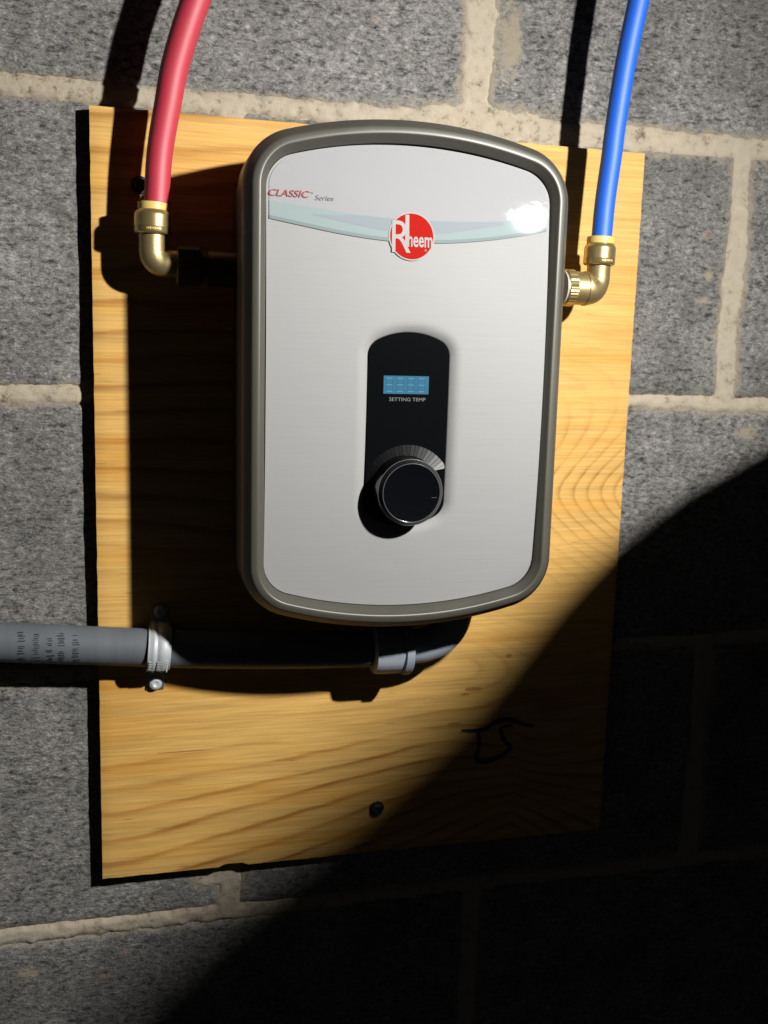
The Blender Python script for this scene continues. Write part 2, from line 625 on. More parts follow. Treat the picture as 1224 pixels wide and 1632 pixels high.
def make_block(x0, x1, z0, z1, res, lift):
    nx = max(8, int((x1 - x0) / res))
    nz = max(6, int((z1 - z0) / res))
    V, F = [], []
    for j in range(nz + 1):
        for i in range(nx + 1):
            x = lerp(x0, x1, i / nx)
            z = lerp(z0, z1, j / nz)
            e = min(x - x0, x1 - x, z - z0, z1 - z)
            rag = noise.noise(Vector((x * 120, 1, z * 120))) * 0.0012 if e < 1e-6 else 0
            y = YW + wallz(x, z) + lift
            if e < 0.006:
                y += (1 - e / 0.006) ** 2 * 0.0035 * (1 + 0.8 * noise.noise(Vector((x * 40, 5, z * 40))))
            V.append((x + rag, y, z + rag))
    for j in range(nz):
        for i in range(nx):
            a = j * (nx + 1) + i
            F.append((a, a + 1, a + nx + 2, a + nx + 1))
    # sides going back into the wall
    ring = [i for i in range(nx + 1)] + [j * (nx + 1) + nx for j in range(1, nz + 1)] + \
           [nz * (nx + 1) + i for i in range(nx - 1, -1, -1)] + [j * (nx + 1) for j in range(nz - 1, 0, -1)]
    b = len(V)
    for r in ring:
        V.append((V[r][0], 0.19, V[r][2]))
    n = len(ring)
    for k in range(n):
        F.append((ring[k], b + k, b + (k + 1) % n, ring[(k + 1) % n]))
    F.append(tuple(b + k for k in range(n)))
    o = mesh_obj("block", V, F, M_block, wall, True, 60)
    if res < 0.006:
        da = o.data.attributes.new("dust", 'FLOAT', 'POINT')
        da.data.foreach_set("value", [dust_at(v.co.x, v.co.z) if v.co.y < 0.01 else 0.0 for v in o.data.vertices])
    return o

DUST = [(0.1905, 0.2852, 0.010, 0.030), (0.4158, -0.0014, 0.012, 0.007), (0.3691, 0.1251, 0.006, 0.005),
         (0.3651, 0.1051, 0.008, 0.004), (-0.1666, -0.4144, 0.008, 0.006), (0.176, 0.255, 0.006, 0.02)]
SPOTS = [
         (-0.03, -0.352, 0.014, 0.008), (0.17, 0.232, 0.045, 0.008), (0.21, 0.214, 0.05, 0.005)]

def mortar_depth(x, z):
    """y offset of the mortar face from the wall plane (negative is proud)"""
    n1 = noise.noise(Vector((x * 14, 2.0, z * 14)))
    n2 = noise.fractal(Vector((x * 90, 9.0, z * 130)), 0.6, 2.3, 4)
    n3 = noise.noise(Vector((x * 5, 4.0, z * 5)))
    d = 9.0
    k0 = round((ZA - z) / S)
    zb = ZA - S * k0 + 0.0018 * n1
    wb = 0.0034 + 0.0014 * n3 + (0.0028 * sstep(0.02, 0.12, x) if k0 == 0 else 0)
    d = abs(z - zb) - wb
    k = math.ceil((ZA - z) / S) - 1          # course this point is in
    for i in range(-4, 4):
        xj = head_x(k, i)
        if abs(x - xj) < 0.05:
            wj = 0.0072 + 0.003 * noise.noise(Vector((x * 3, 1.0, z * 13)))
            if k == -1:
                wj += 0.0015
            d2 = abs(x - xj - 0.003 * noise.noise(Vector((xj * 9, 8.0, z * 22)))) - wj
            d = min(d, d2)
    for sx, sz, rx, rz in SPOTS:
        q = sqrt(((x - sx) / rx) ** 2 + ((z - sz) / rz) ** 2)
        if q < 2.5:
            d = min(d, (q - 1.0) * min(rx, rz) + 0.0015)
    d += n2 * 0.0026
    return d

def dust_at(x, z):
    d = max(0.0, 1 - max(0.0, mortar_depth(x, z)) / 0.012)
    for sx, sz, rx, rz in DUST:
        q = sqrt(((x - sx) / rx) ** 2 + ((z - sz) / rz) ** 2) + 0.35 * noise.noise(Vector((x * 130, 6, z * 130)))
        d = max(d, min(1.0, 1.45 - q))
    return max(0.0, d)

def mortar_y(x, z, d):
    f = noise.fractal(Vector((x * 160, 2.0, z * 160)), 0.8, 2.0, 2)
    y = YW - 0.0003 + f * 0.0004 + wallz(x, z) * 0.35
    if d > 0:
        y += d * 0.75
    else:
        y += min(0.0003, -d * 0.05)
    return y

G = 0.005
for k in range(-4, 6):
    zt = ZA - S * k
    for i in range(-4, 3):
        xa, xb = head_x(k, i), head_x(k, i + 1)
        if xb < -0.75 or xa > 1.0:
            continue
        near = (xb > -0.28 and xa < 0.58 and zt > -0.62 and zt - S < 0.42)
        lift = random.uniform(-0.0006, 0.0006)
        make_block(xa + G, xb - G, zt - S + G, zt - G, 0.0038 if near else 0.012, lift)

def make_mortar():
    V, F, idx = [], [], {}
    def region(x0, x1, z0, z1, st, skip=None):
        nx, nz = int(round((x1 - x0) / st)), int(round((z1 - z0) / st))
        D = {}
        for j in range(nz + 1):
            for i in range(nx + 1):
                x, z = x0 + i * st, z0 + j * st
                if skip and skip(x, z):
                    continue
                D[i, j] = mortar_depth(x, z)
        def vid(i, j):
            key = (st, i, j)
            if key not in idx:
                x, z = x0 + i * st, z0 + j * st
                idx[key] = len(V)
                V.append((x, mortar_y(x, z, D[i, j]), z))
            return idx[key]
        for (i, j) in list(D):
            c = [(i, j), (i + 1, j), (i + 1, j + 1), (i, j + 1)]
            if all(q in D for q in c) and min(D[q] for q in c) < 0.009:
                F.append([vid(*q) for q in c])
    region(-0.27, 0.57, -0.59, 0.39, 0.0018, lambda x, z: -0.09 < x < 0.28 and -0.31 < z < 0.19)
    # the mortar bed further out, seen from elsewhere only
    region(-0.75, 0.99, -0.98, 1.02, 0.008, lambda x, z: -0.266 < x < 0.566 and -0.586 < z < 0.386)
    o = mesh_obj("mortar", V, F, M_mortar, wall, True, 60)
    return o
make_mortar()
mesh_obj("mortar_core", *box(-0.75, 1.0, 0.012, 0.19, -0.99, 1.03), M_mortar, wall, False)

# ------------------------------------------------------------------ plywood board
YB = -0.018
BX, BZ, BW, BH, BT = -0.1105, -0.3376, 0.4075, 0.5515, -0.0031
def ring_field(x, z):
    sp = 0.0195 * (0.55 + 0.45 * max(0.0, min(1.0, (0.215 - x) / 0.30)))
    if x > 0.215:
        sp = 0.0195 * (0.55 + 0.3 * min(1, (x - 0.215) / 0.08))
    low = (z + 0.215 - 0.06 * x) / sp
    rig = (x - 0.235 - sqrt((z + 0.048) ** 2 + 0.00012)) / 0.0125
    up = z / 0.021 + 1.2 * noise.noise(Vector((x * 4, 1, z * 7)))
    knot = math.exp(-(((x - 0.232) / 0.05) ** 2 + ((z + 0.256) / 0.035) ** 2))
    ml = sstep(-0.115, -0.20, z)
    mr_ = sstep(0.17, 0.235, x) * math.exp(-((z + 0.05) / 0.10) ** 2)
    v = lerp(up, low, ml)
    v = lerp(v, rig, mr_)
    v += 2.2 * knot
    v += 0.16 * noise.fractal(Vector((x * 9, 3, z * 26)), 0.8, 2, 3)
    return v

def ring_strength(x, z):
    low = sstep(-0.225, -0.262, z)
    arcs = sstep(0.15, 0.22, x) * math.exp(-((z + 0.05) / 0.055) ** 2)
    knot = 0.9 * math.exp(-(((x - 0.20) / 0.10) ** 2 + ((z + 0.25) / 0.06) ** 2))
    swirl = 0.7 * math.exp(-(((x - 0.06) / 0.09) ** 2 + ((z + 0.212) / 0.014) ** 2))
    up = 0.8 * sstep(-0.13, -0.05, z) * (1 - sstep(0.12, 0.2, x)) + 0.15
    return max(low, arcs * 0.8, knot, swirl, up)

board = empty("plywood_board", (0.09, 0, -0.33), "yellow pine plywood backboard screwed to the block wall", "board")
def make_board():
    nx, nz = 90, 124
    V, F, fm, ring = [], [], [], []
    ct, st_ = cos(BT), sin(BT)
    for j in range(nz + 1):
        for i in range(nx + 1):
            u, v = BW * i / nx, BH * j / nz
            du = dv = 0
            if i in (0, nx):
                du = 0.0004 * noise.noise(Vector((0, i, v * 90)))
            if j in (0, nz):
                dv = 0.0005 * noise.noise(Vector((u * 120, j, 0)))
                if j == 0 and 0.088 < u < 0.108:
                    dv += 0.002
            x = BX + (u + du) * ct - (v + dv) * st_
            z = BZ + (u + du) * st_ + (v + dv) * ct
            y = YB + (0.0007 if i in (0, nx) or j in (0, nz) else 0)
            V.append((x, y, z))
            ring.append(ring_field(x, z))
    for j in range(nz):
        for i in range(nx):
            a = j * (nx + 1) + i
            F.append((a, a + 1, a + nx + 2, a + nx + 1))
            fm.append(0)
    ringi = [i for i in range(nx + 1)] + [j * (nx + 1) + nx for j in range(1, nz + 1)] + \
            [nz * (nx + 1) + i for i in range(nx - 1, -1, -1)] + [j * (nx + 1) for j in range(nz - 1, 0, -1)]
    b = len(V)
    for r in ringi:
        V.append((V[r][0], YW + 0.0002, V[r][2]))
        ring.append(ring[r])
    n = len(ringi)
    for k in range(n):
        F.append((ringi[k], b + k, b + (k + 1) % n, ringi[(k + 1) % n]))
        fm.append(1)
    F.append(tuple(b + k for k in range(n)))
    fm.append(1)
    o = mesh_obj("panel", V, F, None, board, True, 40, mats=[M_wood, M_ply_edge], fm=fm)
    a = o.data.attributes.new("ring", 'FLOAT', 'POINT')
    a.data.foreach_set("value", ring)
    a = o.data.attributes.new("ring_strength", 'FLOAT', 'POINT')
    a.data.foreach_set("value", [ring_strength(v.co.x, v.co.z) for v in o.data.vertices])
    return o
make_board()

def ribbon(strokes, y, width, name, m, parent):
    V, F = [], []
    for stq in strokes:
        P = catmull([(x, y, z) for x, z in stq], 6)
        for i, p in enumerate(P):
            t = (P[min(i + 1, len(P) - 1)] - P[max(i - 1, 0)]).normalized()
            nrm = Vector((-t.z, 0, t.x))
            wv = width * (0.75 + 0.45 * sin(pi * min(1, (i + 1) / len(P))) + 0.25 * noise.noise(p * 300))
            V.append(p + nrm * wv)
            V.append(p - nrm * wv)
            if i:
                b = len(V) - 4
                F.append((b, b + 1, b + 3, b + 2))
        y -= 0.00006
    return mesh_obj(name, V, F, m, parent, False)
ribbon([[(0.1687, -0.2408), (0.178, -0.2418), (0.1880, -0.2412), (0.1950, -0.2372), (0.2030, -0.2345), (0.2114, -0.2350), (0.2200, -0.2385), (0.231, -0.2415)],
        [(0.1826, -0.2423), (0.1842, -0.250), (0.1836, -0.2590), (0.1822, -0.2655), (0.1880, -0.2688), (0.1990, -0.2668), (0.2090, -0.2618), (0.2112, -0.2575), (0.2068, -0.2530), (0.2035, -0.2470), (0.2030, -0.2410), (0.2130, -0.2392)]],
       YB - 0.0003, 0.0017, "marker_writing", M_ink, board)

# a rough split knot in the veneer
M_split = simple("split_wood", (0.33, 0.165, 0.045), 0.9)
for (cx, cz, rx, rz) in ((0.2066, -0.1805, 0.0030, 0.0018), (0.1775, -0.2065, 0.0075, 0.0016), (0.1705, -0.2105, 0.004, 0.0010), (0.163, -0.2345, 0.006, 0.0008), (-0.050, -0.2412, 0.020, 0.0004)):
    V, F = [], []
    for k in range(14):
        a = 2 * pi * k / 14
        q = 1 + 0.35 * noise.noise(Vector((cos(a) * 3 + cx * 90, sin(a) * 3, cz * 50)))
        V.append((cx + rx * q * cos(a), YB - 0.00025, cz + rz * q * sin(a)))
    mesh_obj("veneer_split", V, [tuple(range(14))[::-1]], M_split, board, False)

M_screw_dark = simple("dark_screw", (0.020, 0.022, 0.032), 0.5)
def hex_screw(loc, label, tilt, M_screw):
    t = empty("masonry_screw", loc, label, "screw", "blue masonry screws holding the board")
    V, F = lathe([(0.0001, 0), (0.0056, 0), (0.0060, 0.0006), (0.0056, 0.0012), (0.0001, 0.0013)], (loc[0], YB + 0.0002, loc[2]), (0, -1, 0), 28)
    mesh_obj("washer", V, F, M_screw, t)
    V, F = lathe([(0.0001, 0.0010), (0.0047, 0.0010), (0.0047, 0.0040), (0.0040, 0.0047), (0.0022, 0.0047), (0.0016, 0.0038), (0.0001, 0.0038)], (loc[0], YB, loc[2]), (0, -1, 0), 6, phase=tilt)
    mesh_obj("head", V, F, M_screw, t, False)
hex_screw((-0.0765, YB, 0.1649), "blue screw head half hidden behind the red pipe above its brass fitting", 0.2, M_screw)
hex_screw((0.1, YB, -0.3008), "dark bluish grey screw head low on the board under the heater", 0.5, M_screw_dark)

# ------------------------------------------------------------------ the heater
HX, HZ = 0.0889, 0.0378
YP = -0.1155
def ysurf(x, z):
    return YP + (z - HZ) ** 2 / (2 * 1.5) - 0.020 * (x - HX)

def outline(a, h, R, r, cx, cz, narc=28, nf=14, nside=10):
    """closed rounded outline: straight sides, arched top and bottom, filleted corners (counter-clockwise from lower right side)"""
    zc = h - R
    fz = zc + sqrt((R - r) ** 2 - (a - r) ** 2)
    fx = a - r
    th = atan2(fz - zc, fx)
    top = []
    for k in range(nf + 1):
        t = th * k / nf
        top.append((fx + r * cos(t), fz + r * sin(t)))
    for k in range(1, narc):
        t = th + (pi - 2 * th) * k / narc
        top.append((R * cos(t), zc + R * sin(t)))
    for k in range(nf + 1):
        t = (pi - th) + th * k / nf
        top.append((-fx + r * cos(t), fz + r * sin(t)))
    bot = [(-x, -z) for x, z in top]
    P = []
    for k in range(1, nside):
        P.append((a, lerp(-fz, fz, k / nside)))
    P = P + top + [(-a, lerp(fz, -fz, k / nside)) for k in range(1, nside)] + bot
    return [(cx + x, cz + z) for x, z in P]

A0, H0, R0, F0 = 0.1070, 0.1630, 0.300, 0.036
def ho(d):
    return outline(A0 - d, H0 - d, R0 - d, F0 - d, HX, HZ)

heater = empty("water_heater", (HX, YB, HZ - H0), "wall mounted electric water heater with brushed silver front and olive grey rim", "water heater")
def rings_mesh(name, rings, m, parent, capfirst=False, caplast=False, sharp=35, bow=False):
    """rings: list of (d, y) offsets of the heater outline"""
    V, F = [], []
    n = None
    for d, y in rings:
        P = ho(d)
        n = len(P)
        for x, z in P:
            V.append((x, y + ((z - HZ) ** 2 / (2 * 1.5) if bow else 0), z))
    for i in range(len(rings) - 1):
        for k in range(n):
            a, b = i * n + k, i * n + (k + 1) % n
            F.append((a, a + n, b + n, b))
    if capfirst:
        F.append(tuple(range(n)))
    if caplast:
        F.append(tuple((len(rings) - 1) * n + k for k in range(n))[::-1])
    return mesh_obj(name, V, F, m, parent, True, sharp)

rings_mesh("case", [(0.004, YB), (0.0035, -0.024), (0.0035, -0.084)], M_case, heater, True, True)
ridge = [(0.0044, -0.1168), (0.0049, -0.1176), (0.0053, -0.1181), (0.0058, -0.1185), (0.0064, -0.11875)] + \
        [(lerp(0.0072, 0.0098, t / 4), lerp(-0.11895, -0.11925, t / 4) - 0.00012 * sin(pi * t / 4)) for t in range(5)] + \
        [(0.0104, -0.1190), (0.0108, -0.1185), (0.0112, -0.1178)]
rings_mesh("bezel", [(0.006, -0.080), (0.0012, -0.080), (0.0003, -0.081), (0.0, -0.083), (0.0, -0.1085), (0.0003, -0.1100), (0.0012, -0.1120),
                     (0.0026, -0.1142)] + ridge + [(0.0126, -0.1160), (0.0137, -0.1146), (0.0141, -0.1133), (0.0143, -0.1050)], M_bezel, heater, False, False, 60)
rings_mesh("gap", [(0.0134, -0.1120), (0.0180, -0.1120)], M_gap, heater, bow=True)

# brushed front panel with the rolled-in edge round the control strip
PA, PH, PR, PF = A0 - 0.0147, H0 - 0.0147, R0 - 0.0147, F0 - 0.0147
panel_out = outline(PA, PH, PR, PF, HX, HZ, 90, 30, 60)
SX, SZ = 0.0892, 0.0079
SA, SH = 0.0270, 0.0625
def strip(d):
    return outline(SA + d, SH + d, 0.046 + d, 0.0115 + d, SX, SZ, 70, 24, 50)
def cast(poly, cx, cz, ax, az):
    best = None
    n = len(poly)
    for i in range(n):
        x1, z1 = poly[i]
        x2, z2 = poly[(i + 1) % n]
        ex, ez = x2 - x1, z2 - z1
        den = ax * ez - az * ex
        if abs(den) < 1e-12:
            continue
        t = ((x1 - cx) * ez - (z1 - cz) * ex) / den
        s_ = ((x1 - cx) * az - (z1 - cz) * ax) / den
        if t > 0 and -1e-6 <= s_ <= 1 + 1e-6:
            if best is None or t < best:
                best = t
    return (cx + ax * best, cz + az * best)
def make_panel():
    V, F = [], []
    prof = [(0.0, 0.0050), (0.0002, 0.0036), (0.0006, 0.0030), (0.0012, 0.0025), (0.0022, 0.0018), (0.0034, 0.00108), (0.0046, 0.00056), (0.0060, 0.0002), (0.0074, 0.00004), (0.0084, 0.0)]
    n = None
    for d, dep in prof:
        P = strip(d)
        n = len(P)
        for x, z in P:
            V.append((x, ysurf(x, z) + dep, z))
    last = strip(0.0084)
    outer = [cast(panel_out, SX, SZ, x - SX, z - SZ) for x, z in last]
    steps = 40
    for s in range(1, steps + 1):
        t = s / steps
        for (x, z), (ox, oz) in zip(last, outer):
            X, Z = lerp(x, ox, t), lerp(z, oz, t)
            V.append((X, ysurf(X, Z), Z))
    for x, z in outer:
        V.append((x, ysurf(x, z) + 0.0025, z))
    rows = len(V) // n
    for i in range(rows - 1):
        for k in range(n):
            a, b = i * n + k, i * n + (k + 1) % n
            F.append((a, b, b + n, a + n))
    return mesh_obj("front_panel", V, F, M_panel, heater, True, 50)
make_panel()

# printed gloss overlay across the top
LOW = [(-0.0066, 0.1374), (-0.0054, 0.1371), (0.0178, 0.1333), (0.0414, 0.1296), (0.0656, 0.1270), (0.0902, 0.1261), (0.1152, 0.1273), (0.1406, 0.1303), (0.1664, 0.1350), (0.1830, 0.1394)]
BTOP = [(-0.0066, 0.1477), (-0.0039, 0.1473), (0.0176, 0.1453), (0.0492, 0.1421), (0.0734, 0.1409), (0.1063, 0.1408), (0.130, 0.1416), (0.1581, 0.1436), (0.1830, 0.1475)]
def interp(T, x):
    for (x0, y0), (x1, y1) in zip(T, T[1:]):
        if x <= x1:
            t = (x - x0) / (x1 - x0)
            return lerp(y0, y1, max(0, min(1, t)))
    return T[-1][1]
def smooth_interp(T, x):
    return sum(interp(T, x + k * 0.004) for k in (-2, -1, 0, 1, 2)) / 5
ov_out = outline(PA - 0.0016, PH - 0.0016, PR - 0.0016, PF - 0.0016, HX, HZ, 60, 24)
def top_at(x):
    p = cast(ov_out, x, HZ, 0.0, 1.0)
    return p[1]
def strip_sheet(name, xa, xb, zlo, zhi, lift, m, parent, nx=90, nz=6):
    V, F = [], []
    for i in range(nx + 1):
        t = i / nx
        t = 0.5 - 0.5 * cos(pi * t)
        x = lerp(xa, xb, t)
        a, b = zlo(x), zhi(x)
        for j in range(nz + 1):
            z = lerp(a, b, j / nz)
            V.append((x, ysurf(x, z) - lift, z))
    for i in range(nx):
        for j in range(nz):
            q = i * (nz + 1) + j
            F.append((q, q + nz + 1, q + nz + 2, q + 1))
    return mesh_obj(name, V, F, m, parent, True, 0)
ex0, ex1 = HX - PA + 0.0018, HX + PA - 0.0018
overlay = strip_sheet("overlay", ex0, ex1, lambda x: smooth_interp(LOW, x), top_at, 0.0004, M_overlay, heater, 120, 14)
strip_sheet("teal_band", ex0, ex1, lambda x: smooth_interp(LOW, x) + 0.0002, lambda x: smooth_interp(BTOP, x), 0.0006, M_teal, overlay)
strip_sheet("lilac_band", 0.025, 0.150, lambda x: lerp(smooth_interp(LOW, x), smooth_interp(BTOP, x), lerp(0.62, 0.40, sstep(0.025, 0.085, x)) if x < 0.1 else lerp(0.40, 0.72, sstep(0.1, 0.150, x))),
            lambda x: smooth_interp(BTOP, x) - lerp(0.0036, 0.0004, sstep(0.025, 0.06, x)), 0.0007, M_lilac, overlay)
strip_sheet("lower_line", ex0, ex1, lambda x: smooth_interp(LOW, x), lambda x: smooth_interp(LOW, x) + 0.0021, 0.0008, M_teal_dark, overlay, 90, 2)

# ---- lettering
def text_mesh(s, width, loc, name, m, parent, shear=0.0, bold=0.0, height=None, depth=0.00008, y=None):
    cu = bpy.data.curves.new("tmp", 'FONT')
    cu.body = s
    cu.shear = shear
    cu.offset = bold
    cu.resolution_u = 4
    o = bpy.data.objects.new("tmp", cu)
    col.objects.link(o)
    dg = bpy.context.evaluated_depsgraph_get()
    me = bpy.data.meshes.new_from_object(o.evaluated_get(dg))
    bpy.data.objects.remove(o)
    bpy.data.curves.remove(cu)
    xs = [v.co.x for v in me.vertices]
    ys = [v.co.y for v in me.vertices]
    w_, h_ = max(xs) - min(xs), max(ys) - min(ys)
    k = width / w_
    kz = (height / h_) if height else k
    mx, my = (max(xs) + min(xs)) / 2, (max(ys) + min(ys)) / 2
    for v in me.vertices:
        X = loc[0] + (v.co.x - mx) * k
        Z = loc[1] + (v.co.y - my) * kz
        v.co = (X, (ysurf(X, Z) - depth) if y is None else y, Z)
    me.materials.clear()
    me.materials.append(m)
    me.name = name
    ob = bpy.data.objects.new(name, me)
    col.objects.link(ob)
    ob.parent = parent
    ob.matrix_parent_inverse = parent.matrix_world.inverted()
    return ob
text_mesh("CLASSIC", 0.0250, (0.0106, 0.1520), "lettering", M_red_text, overlay, 0.25, 0.010, 0.0042, 0.0009)
text_mesh("\u2122", 0.0020, (0.0246, 0.1531), "lettering", M_grey_text, overlay, 0, 0, 0.0010, 0.0009)
text_mesh("Series", 0.0118, (0.0325, 0.1506), "lettering", M_grey_text, overlay, 0.25, 0, 0.0032, 0.0009)

# ---- round badge
def disc(name, cx, cz, r, lift, m, parent, n=64):
    V = [(cx, ysurf(cx, cz) - lift, cz)]
    F = []
    for k in range(n):
        a = 2 * pi * k / n
        x, z = cx + r * cos(a), cz + r * sin(a)
        V.append((x, ysurf(x, z) - lift, z))
    for k in range(n):
        F.append((0, 1 + (k + 1) % n, 1 + k))
    return mesh_obj(name, V, F, m, parent, True, 0)
LX, LZ = 0.0884, 0.1302
badge = disc("badge", LX, LZ, 0.0150, 0.0009, M_white_print, heater)
disc("badge_face", LX, LZ, 0.0141, 0.0010, M_red_print, badge)
def bar(name, x0, x1, z0, z1, lift, m, parent, skew=0.0):
    V = [(x0, ysurf(x0, z0) - lift, z0), (x1, ysurf(x1, z0) - lift, z0), (x1 + skew, ysurf(x1, z1) - lift, z1), (x0 + skew, ysurf(x0, z1) - lift, z1)]
    return mesh_obj(name, V, [(0, 1, 2, 3)], m, parent, False)
text_mesh("R", 0.0122, (LX - 0.0068, LZ - 0.0004), "lettering", M_white_print, badge, 0, 0.0, 0.0196, 0.0011)
bar("letter_stem", LX - 0.0044, LX - 0.0018, LZ - 0.0065, LZ + 0.0132, 0.00115, M_white_print, badge)
text_mesh("heem", 0.0162, (LX + 0.0054, LZ - 0.0018), "lettering", M_white_print, badge, 0, 0.02, 0.0094, 0.0012)
text_mesh("\u00ae", 0.0016, (LX + 0.0092, LZ - 0.0082), "lettering", M_white_print, badge, 0, 0, 0.0016, 0.0012)

# ---- control strip
YS = YP + 0.0032
P = strip(-0.00005)
V = [(x, YS, z) for x, z in P] + [(x, YS + 0.004, z) for x, z in P]
n = len(P)
F = [tuple(range(n))] + [(k, n + k, n + (k + 1) % n, (k + 1) % n) for k in range(n)] + [tuple(range(2 * n - 1, n - 1, -1))]
control = mesh_obj("control_panel", V, F, M_black_gloss, heater, True, 30)
LCX, LCZ, LW, LH = 0.0879, 0.0370, 0.0303, 0.0116
V, F = box(LCX - LW / 2, LCX + LW / 2, YS - 0.0003, YS + 0.0005, LCZ - LH / 2, LCZ + LH / 2)
lcd = mesh_obj("display", V, F, M_lcd, control, False)
lcd['label'] = "lit blue screen"
# seven segment digits, joined because each stroke is under ten pixels
Vh, Fh, Vv, Fv = [], [], [], []
for q in range(4):
    cx = LCX - 0.0113 + q * 0.0072
    for zz in (0.0042, 0.0, -0.0042):
        box(cx - 0.0019, cx + 0.0019, YS - 0.00042, YS - 0.0002, LCZ + zz - 0.00035, LCZ + zz + 0.00035, Vh, Fh)
    for sx in (-0.0021, 0.0021):
        for zz in (0.0021, -0.0021):
            box(cx + sx - 0.00035, cx + sx + 0.00035, YS - 0.00042, YS - 0.0002, LCZ + zz - 0.0016, LCZ + zz + 0.0016, Vv, Fv)
mesh_obj("digit_segments", Vh, Fh, M_seg, control, False)
mesh_obj("digit_segments", Vv, Fv, M_seg_dark, control, False)
text_mesh("SETTING TEMP", 0.0245, (0.0890, 0.0277), "lettering", M_label, control, 0, 0.005, 0.0023, 0, YS - 0.0001)
# graduated dial: printed wedges that pale towards the hot end
DX, DZ = 0.0893, -0.0322
KN = 22
for k in range(KN):
    a0 = radians(152 - (152 - 27) * k / KN)
    a1 = radians(152 - (152 - 27) * (k + 0.90) / KN)
    t = k / (KN - 1)
    ro = 0.0290 + 0.0026 * t
    ri = 0.0240 - 0.0010 * t
    g_ = 0.0018 + 0.018 * t + 0.25 * t ** 5
    md = bpy.data.materials.get("dial_print_%d" % (k // 2)) or simple("dial_print_%d" % (k // 2), (g_, g_, g_ * 1.01), 0.8, spec=0.04)
    V = []
    for rr in (ri, ro):
        for s in range(4):
            a = lerp(a0, a1, s / 3)
            V.append((min(DX + rr * cos(a), SX + SA - 0.0004), YS - 0.00012, max(DZ + rr * sin(a), -0.0187)))
    F = [(s + 1, s, s + 4, s + 5) for s in range(3)]
    mesh_obj("dial_mark", V, F, md, control, False)

# ---- knob
KX, KZ = 0.0884, -0.0312
Fk = -0.1310 - YS
hk = -Fk
V, F = lathe([(0.0222, 0.0), (0.0219, 0.002), (0.0214, hk - 0.0034), (0.0213, hk - 0.0031), (0.0204, hk - 0.0029)], (KX, YS, KZ), (0, -1, 0), 96)
knob = mesh_obj("knob", V, F, M_knob, heater, True, 30)
V, F = [], []
prof = [(0.0214, hk - 0.0034), (0.02155, hk - 0.0030), (0.0213, hk - 0.0026), (0.0196, hk - 0.0006), (0.0192, hk - 0.0001), (0.0188, hk), (0.0184, hk - 0.0004)]
lathe(prof, (KX, YS, KZ), (0, -1, 0), 96, V, F)
F = F[:-2]
mesh_obj("knob_ring", V, F, M_knob_ring, knob, True, 60)
V, F = lathe([(0.0186, hk - 0.0012), (0.0186, hk - 0.0004), (0.016, hk - 0.0007), (0.011, hk - 0.0011), (0.005, hk - 0.00135), (0.0002, hk - 0.0014)], (KX, YS, KZ), (0, -1, 0), 96)
mesh_obj("knob_face", V, F, M_knob, knob, True, 40)
for rr, hh, tk in ((0.02150, hk - 0.0030, 0.00022), (0.01905, hk - 0.00005, 0.00020)):
    V, F = sweep([(KX + rr * cos(2 * pi * q / 96), YS - hh, KZ + rr * sin(2 * pi * q / 96)) for q in range(97)], tk, 8, False)
    mesh_obj("edge_glint", V, F, M_edge_glint, knob, True, 0)
mesh_obj("pointer_line", *box(KX + 0.0135, KX + 0.0172, YS - hk + 0.00035, YS - hk + 0.0009, KZ - 0.0032, KZ - 0.0029), M_pointer, knob, False)

# ---- inlet sleeves coming out of the case sides
for sx, nx_ in ((-1, 0.020), (1, 0.0045)):
    x0 = HX + sx * (A0 - 0.004)
    V, F = lathe([(0.0118, 0), (0.0118, nx_), (0.0105, nx_ + 0.0006)], (x0, -0.047 if sx < 0 else -0.058, 0.1095 if sx < 0 else 0.1070), (sx, 0, 0), 32)
    mesh_obj("inlet_sleeve", V, F, M_tape if sx > 0 else M_shaded_metal, heater, True, 40)

# ------------------------------------------------------------------ pipes
def pipe(name, pts, r, m, label):
    P = catmull(pts, 14)
    V, F = sweep(P, r, 36)
    o = mesh_obj(name, V, F, m, None, True, 50)
    o['label'] = label
    o['category'] = "pipe"
    return o
pipe("red_pipe", [(-0.0683, -0.047, 0.1280), (-0.0670, -0.047, 0.1475), (-0.0645, -0.047, 0.181), (-0.0589, -0.049, 0.2128), (-0.0537, -0.051, 0.2376), (-0.0415, -0.055, 0.2744), (-0.020, -0.060, 0.325), (0.02, -0.066, 0.40), (0.07, -0.07, 0.50)],
     lambda t: 0.0078 + 0.0012 * min(1, t / 0.55), M_red_pipe, "glossy red plastic pipe curving up from the left brass elbow")
pipe("blue_pipe", [(0.2455, -0.058, 0.122), (0.2465, -0.058, 0.142), (0.2477, -0.058, 0.1692), (0.2496, -0.060, 0.1990), (0.2508, -0.061, 0.2204), (0.2537, -0.065, 0.2617), (0.2581, -0.070, 0.3016), (0.266, -0.076, 0.36), (0.28, -0.083, 0.44), (0.30, -0.088, 0.54)],
     0.0073, M_blue_pipe, "glossy blue plastic pipe rising from the right brass elbow")

